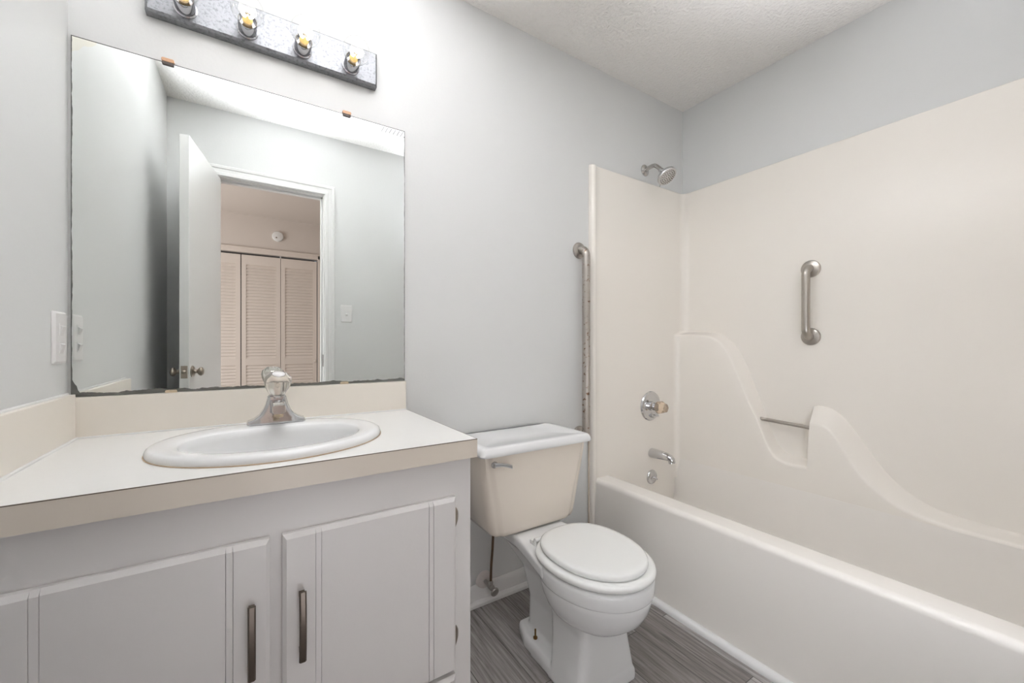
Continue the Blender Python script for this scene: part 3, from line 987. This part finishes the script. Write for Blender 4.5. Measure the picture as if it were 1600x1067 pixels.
b.build('flush_lever', M['chrome'], t, smooth=45, label='chrome flush lever')

# supply stop under the tank
t = thing('water_supply_valve', (1.197, 0, 0.05), 'water shutoff valve with a brown supply tube under the toilet tank', 'valve')
MB().lathe([(0.036, 0), (0.036, 0.003), (0.030, 0.010), (0.012, 0.013), (0.009, 0.013)], (1.197, -0.002, 0.093), (0, -1, 0), 28).build('escutcheon', M['paintpipe'], t, smooth=40, label='painted round wall escutcheon')
vb = MB().tube([(1.197, -0.010, 0.093), (1.197, -0.062, 0.093)], 0.0075, 14)
vb.lathe([(0.0115, 0), (0.0115, 0.022), (0.009, 0.024)], (1.197, -0.052, 0.093), (0, -1, 0), 8)
vb.lathe([(0.009, 0), (0.009, 0.018), (0.0065, 0.020)], (1.197, -0.062, 0.097), (0, 0, 1), 6)
vb.build('valve_body', M['pewter'], t, smooth=30)
vh = MB().lathe([(0.004, 0), (0.004, 0.012), (0.016, 0.013), (0.018, 0.017), (0.016, 0.022), (0.005, 0.021), (0.001, 0.021)], (1.197, -0.074, 0.090), (0.1, -1, -0.25), 20)
vh.build('valve_handle', M['pewter'], t, smooth=40)
MB().tube(catmull([(1.197, -0.062, 0.112), (1.198, -0.063, 0.17), (1.202, -0.066, 0.24), (1.201, -0.075, 0.31), (1.201, -0.085, 0.374)], 16), 0.0050, 12).build('supply_tube', M['tubemetal'], t, smooth=60, label='brown flexible supply tube')

# ------------------------------------------------------------------ tub and shower unit
SXW = 2.525                                         # inner face of the long wall panel
t = thing('tub_shower_unit', (2.16, -0.73, 0), 'cream fiberglass tub and shower surround filling the right side of the room', 'bathtub')
YB, YF = -0.020, -1.440
# tub: cross-section run along y
prof = [(1.792, 0.0), (1.797, 0.15), (1.803, 0.30), (1.806, 0.372)]
for k in range(0, 8):
    a = math.radians(180 - 90 * k / 7)
    prof.append((1.828 + 0.022 * math.cos(a), 0.383 + 0.022 * math.sin(a)))
prof += [(1.87, 0.4055), (1.895, 0.405)]
for k in range(1, 8):
    a = math.radians(90 - 78 * k / 7)
    prof.append((1.897 + 0.022 * math.cos(a), 0.383 + 0.022 * math.sin(a)))
prof += [(1.935, 0.30), (1.955, 0.18), (1.975, 0.12), (2.01, 0.085), (2.06, 0.072), (2.30, 0.072), (2.37, 0.085), (2.41, 0.12), (2.43, 0.2), (2.450, 0.36), (2.4545, 0.41), (2.53, 0.41), (2.53, 0.0)]
ys = [-0.022, -0.06, -0.2, -0.5, -0.8, -1.1, -1.4, -1.438]
b = MB().loft([[(p[0], y, p[1]) for p in prof] for y in ys])
b.build('tub', M['tub'], t, smooth=50, label='white tub with smooth apron')
MB().lathe([(0.024, 0), (0.024, 0.003), (0.018, 0.0035), (0.001, 0.0015)], (2.18, -0.20, 0.0715), (0, 0, 1), 24).build('drain', M['chrome'], t, smooth=40)

# wall panels: plan line extruded upwards, with rounded corners and front flanges
plan_in = [(1.786, -0.001), (1.7865, -0.018), (1.790, -0.026), (1.797, -0.030), (1.806, -0.030), (1.814, -0.026), (1.822, -0.0215), (1.85, YB)]
rc = 0.045
plan_in += [(SXW - rc, YB)] + [(SXW - rc + rc * math.sin(math.radians(a)), YB - rc + rc * math.cos(math.radians(a))) for a in range(10, 91, 10)]
plan_in += [(SXW, -0.7), (SXW, YF + rc)]
plan_in += [(SXW - rc + rc * math.cos(math.radians(a)), YF + rc - rc * math.sin(math.radians(a))) for a in range(10, 91, 10)]
plan_in += [(1.85, YF), (1.822, YF + 0.0015), (1.806, YF + 0.010), (1.797, YF + 0.010), (1.790, YF + 0.006), (1.786, YF - 0.001), (1.786, -L_ + 0.001)]
plan_out = []
for (x, y) in plan_in:
    xo = x
    if x >= SXW - rc - 1e-6:
        xo = W - 0.0012
    if y >= -0.07:
        yo = -0.0008
    elif y <= YF + 0.05:
        yo = -L_ + 0.0008
    else:
        yo = y
    if x < SXW - rc - 1e-6:
        xo = x
    plan_out.append((xo, yo))
ZT = 1.944
def inset(k):
    out = []
    for (xi, yi), (xo, yo) in zip(plan_in, plan_out):
        out.append((xi + (xo - xi) * k, yi + (yo - yi) * k))
    return out
b = MB()
rings = [at_z(plan_in, 0.0), at_z(plan_in, 0.6), at_z(plan_in, 1.2), at_z(plan_in, ZT - 0.010), at_z(inset(0.12), ZT - 0.003), at_z(inset(0.45), ZT), at_z(plan_out, ZT), at_z(plan_out, 0.0)]
b.loft(rings, False, False, closed=False)
# moulded ledge on the long wall: S-curve, niche for the bar, second hump
Fx = SXW - 0.070
seg1F = [(-0.054, 1.117), (-0.135, 1.115), (-0.214, 1.104), (-0.279, 1.072), (-0.323, 1.012), (-0.366, 0.919), (-0.415, 0.797), (-0.463, 0.697), (-0.509, 0.584), (-0.538, 0.540), (-0.574, 0.520), (-0.616, 0.516), (-0.672, 0.520)]
seg1B = [(-0.067, 1.134), (-0.135, 1.133), (-0.225, 1.123), (-0.275, 1.100), (-0.329, 1.046), (-0.380, 0.952), (-0.429, 0.828), (-0.461, 0.742), (-0.499, 0.638), (-0.529, 0.575), (-0.560, 0.545), (-0.601, 0.535), (-0.664, 0.538)]
seg3F = [(-0.682, 0.712), (-0.706, 0.718), (-0.731, 0.715), (-0.756, 0.700), (-0.780, 0.668), (-0.816, 0.603), (-0.869, 0.525), (-0.925, 0.477), (-0.978, 0.446), (-1.034, 0.430), (-1.106, 0.421), (-1.2, 0.418), (-1.300, 0.417), (-1.436, 0.417)]
seg3B = [(-0.674, 0.779), (-0.695, 0.785), (-0.720, 0.782), (-0.751, 0.772), (-0.787, 0.742), (-0.822, 0.694), (-0.870, 0.622), (-0.918, 0.552), (-0.965, 0.503), (-1.010, 0.472), (-1.075, 0.446), (-1.191, 0.434), (-1.300, 0.433), (-1.436, 0.433)]
FF, BB = [], []
for A, Bk, n in ((seg1F, seg1B, 60), (seg3F, seg3B, 56)):
    FF += catmull(A, n)
    BB += catmull(Bk, n)
F3 = [(Fx, p[0], p[1]) for p in FF]
B3 = [(SXW, p[0], p[1]) for p in BB]
cr = 0.032
cove_F, cove_B = [], []
for k in range(10):
    a_ = math.radians(90 * k / 10)
    cove_F.append((Fx - cr + cr * math.sin(a_), YB - 0.0005 - cr + cr * math.cos(a_), 1.117))
    cove_B.append((SXW - rc + rc * math.sin(a_), YB - rc + rc * math.cos(a_), 1.134))
F3 = cove_F + F3
B3 = cove_B + B3
def ring3(kx, kz, dz=0.0):
    return [(f[0] + (g[0] - f[0]) * kx, f[1] + (g[1] - f[1]) * kz, f[2] + (g[2] - f[2]) * kz + dz) for f, g in zip(F3, B3)]
strip = [[(f[0], f[1], 0.30) for f in F3], ring3(0, 0, -0.10), ring3(0, 0, -0.012), ring3(0.02, 0.0, -0.004), ring3(0.086, 0.06), ring3(0.23, 0.2), ring3(0.77, 0.8), ring3(0.93, 0.97), ring3(0.99, 1.0, 0.004), ring3(1.08, 1.0, 0.008)]
b.loft(strip, False, False, closed=False)
b.build('surround_panel', M['fiber'], t, smooth=48, label='cream wall panel with moulded S-shaped ledge')
rod = MB().tube([(2.487, -0.462, 0.700), (2.487, -0.680, 0.690)], 0.0085, 16)
rod.build('towel_rod', M['steel'], t, smooth=50, label='steel rod across the moulded niche')
cs = MB()
for k in range(26):
    pass
cs.tube([(1.7835, -0.0046, 0.002 + 0.69 * k / 20) for k in range(21)], 0.0042, 8)
cs.build('caulk_strip', M['aged'], t, smooth=60, label='brown stained caulk at the flange')

# ------------------------------------------------------------------ grab bars
def grab_bar(name, label, wall_pt0, wall_pt1, out, rod_r, proj, mats, group=None, fl_r=0.039):
    p0, p1, o = Vector(wall_pt0), Vector(wall_pt1), Vector(out)
    t = thing(name, (p0 + p1) / 2, label, 'grab bar', group)
    d = (p1 - p0).normalized()
    rb = 0.035
    pts = [p0 + o * 0.004, p0 + o * (proj - rb)]
    for k in range(1, 9):
        a = math.radians(90 * k / 8)
        pts.append(p0 + o * (proj - rb + rb * math.sin(a)) + d * (rb - rb * math.cos(a)))
    q_ = [p1 + o * 0.004, p1 + o * (proj - rb)]
    for k in range(1, 9):
        a = math.radians(90 * k / 8)
        q_.append(p1 + o * (proj - rb + rb * math.sin(a)) - d * (rb - rb * math.cos(a)))
    mid = [pts[-1].lerp(q_[-1], k / 6) for k in range(1, 6)]
    MB().tube(pts + mid + q_[::-1], rod_r, 24).build('bar', mats[0], t, smooth=60)
    for p in (p0, p1):
        MB().lathe([(fl_r, 0.0), (fl_r, 0.003), (fl_r * 0.93, 0.009), (fl_r * 0.62, 0.013), (rod_r * 1.02, 0.014), (rod_r * 1.02, 0.010)], p + o * 0.0008, o, 36).build('wall_flange', mats[1], t, smooth=40)
    return t


grab_bar('grab_bar', 'long vertical rust-spotted grab bar on the wall between toilet and shower surround', (1.722, 0, 1.515), (1.722, 0, 0.630), (0, -1, 0), 0.0190, 0.052, (M['rust'], M['steel']))
grab_bar('grab_bar', 'short vertical brushed steel grab bar on the long cream shower wall', (SXW, -0.662, 1.405), (SXW, -0.662, 1.098), (-1, 0, 0), 0.0165, 0.052, (M['steel'], M['steel']))

# ------------------------------------------------------------------ shower head
t = thing('showerhead', (2.205, 0, 2.00), 'chrome shower head on a bent arm high on the faucet-side wall', 'shower head')
P0 = Vector((2.203, 0, 2.014))
MB().lathe([(0.031, 0), (0.030, 0.004), (0.018, 0.011), (0.010, 0.012)], P0 - Vector((0, 0.0008, 0)), (0, -1, 0), 28).build('wall_flange', M['oldchrome'], t, smooth=40)
arm = catmull([P0 + Vector((0, -0.004, 0)), P0 + Vector((0, -0.035, 0.006)), P0 + Vector((0, -0.065, 0.004)), P0 + Vector((0, -0.090, -0.016)), P0 + Vector((0, -0.108, -0.038))], 22)
MB().tube(arm, 0.0105, 18).build('arm', M['oldchrome'], t, smooth=60)
hd = Vector((0.02, -0.62, -0.78)).normalized()
hp = P0 + Vector((0, -0.104, -0.033))
hb = MB().lathe([(0.012, 0.0), (0.014, 0.004), (0.014, 0.014), (0.011, 0.017), (0.013, 0.022), (0.020, 0.028), (0.030, 0.035), (0.044, 0.043), (0.0505, 0.052), (0.051, 0.060), (0.0485, 0.065), (0.046, 0.066), (0.001, 0.066)], hp, hd, 40).build('head', M['chrome'], t, smooth=35)
nz = MB()
u = hd.cross(Vector((1, 0, 0))).normalized()
w_ = hd.cross(u)
for ring_r, n in ((0.010, 6), (0.020, 12), (0.030, 18), (0.039, 24)):
    for k in range(n):
        a = 2 * PI * k / n + ring_r * 40
        nz.lathe([(0.0026, 0), (0.0020, 0.0025), (0.0005, 0.003)], hp + hd * 0.0655 + (u * math.cos(a) + w_ * math.sin(a)) * ring_r, hd, 7)
nz.build('spray_nozzle', M['bronze'], hb, label='ring pattern of grey spray nozzles')['kind'] = 'stuff'
MB().tube([hp + hd * 0.058 + w_ * 0.0 + u * (0.050 if u.z < 0 else -0.050), hp + hd * 0.062 + u * (0.061 if u.z < 0 else -0.061)], 0.003, 10).build('spray_lever', M['chrome'], hb, smooth=40)

# ------------------------------------------------------------------ shower valve
VC = Vector((2.224, YB, 0.727))
t = thing('shower_valve', VC, 'round chrome shower valve with a clear acrylic knob on the faucet-side panel', 'valve')
MB().lathe([(0.080, 0.0), (0.080, 0.003), (0.076, 0.009), (0.064, 0.013), (0.058, 0.011), (0.050, 0.011), (0.001, 0.012)], VC + Vector((0, -0.0005, 0)), (0, -1, 0), 44).build('escutcheon', M['chrome'], t, smooth=30)
MB().lathe([(0.026, 0), (0.026, 0.012), (0.021, 0.014), (0.021, 0.034), (0.017, 0.036)], VC + Vector((0, -0.010, 0)), (0, -1, 0), 28).build('collar', M['chrome'], t, smooth=40)
MB().lathe([(0.020, 0), (0.027, 0.005), (0.033, 0.014), (0.0345, 0.024), (0.031, 0.033), (0.025, 0.046), (0.023, 0.056), (0.021, 0.0585), (0.013, 0.058), (0.012, 0.055), (0.001, 0.055)], VC + Vector((0, -0.042, 0)), (0.0, -1, -0.02), 48, scallop=(6, 0.06)).build('knob', M['amberacryl'], t, smooth=35, label='clear amber-tinted acrylic valve knob')
MB().lathe([(0.006, 0), (0.006, 0.004), (0.001, 0.005)], VC + Vector((-0.004, -0.0115, -0.043)), (0, -1, 0), 14).build('screw', M['oldchrome'], t, smooth=40)
MB().tube(catmull([VC + Vector((-0.012, -0.016, -0.048)), VC + Vector((0.010, -0.022, -0.055)), VC + Vector((0.038, -0.024, -0.054))], 8), 0.0045, 10).build('diverter_lever', M['chrome'], t, smooth=50)

# tub spout
SC = Vector((2.234, YB, 0.468))
t = thing('tub_spout', SC, 'chrome tub spout below the shower valve', 'spout')
rings = []
for y, r, dz, sq in ((0.0, 0.027, 0.0, 1), (0.004, 0.0285, 0.0, 1), (0.03, 0.0275, 0.0, 1), (0.07, 0.0245, 0.001, 1), (0.10, 0.0215, 0.000, 1), (0.122, 0.0190, -0.003, 1), (0.136, 0.0155, -0.010, 1), (0.143, 0.009, -0.017, 1), (0.1445, 0.003, -0.020, 1)):
    rings.append([(SC.x + r * math.cos(a), SC.y - y, SC.z + dz + r * math.sin(a) * (1.0 if math.sin(a) > 0 else 0.85)) for a in [2 * PI * k / 28 for k in range(28)]])
b = MB().loft(rings)
b.build('spout_body', M['chrome'], t, smooth=60)
MB().lathe([(0.0145, 0), (0.0145, 0.016), (0.012, 0.017), (0.012, 0.006), (0.001, 0.006)], SC + Vector((0, -0.123, -0.012)), (0, -0.25, -1), 24).build('spout_outlet', M['chrome'], t, smooth=40)

# overflow plate
OC = Vector((2.234, YB, 0.338))
t = thing('overflow_plate', OC, 'small round chrome overflow plate with a trip lever under the tub spout', 'overflow plate')
MB().lathe([(0.039, 0), (0.039, 0.003), (0.034, 0.009), (0.020, 0.012), (0.001, 0.0125)], OC + Vector((0, -0.0005, 0)), (0, -1, 0), 32).build('plate', M['chrome'], t, smooth=40)
for dx in (-0.016, 0.016):
    MB().lathe([(0.0045, 0), (0.0045, 0.003), (0.001, 0.004)], OC + Vector((dx, -0.0105, -0.004)), (0, -1, 0), 12).build('screw', M['oldchrome'], t, smooth=40)
MB().tube([OC + Vector((0, -0.010, 0)), OC + Vector((0.004, -0.022, 0.0)), OC + Vector((0.008, -0.034, -0.008))], [0.006, 0.005, 0.0035], 10).build('trip_lever', M['chrome'], t, smooth=50)
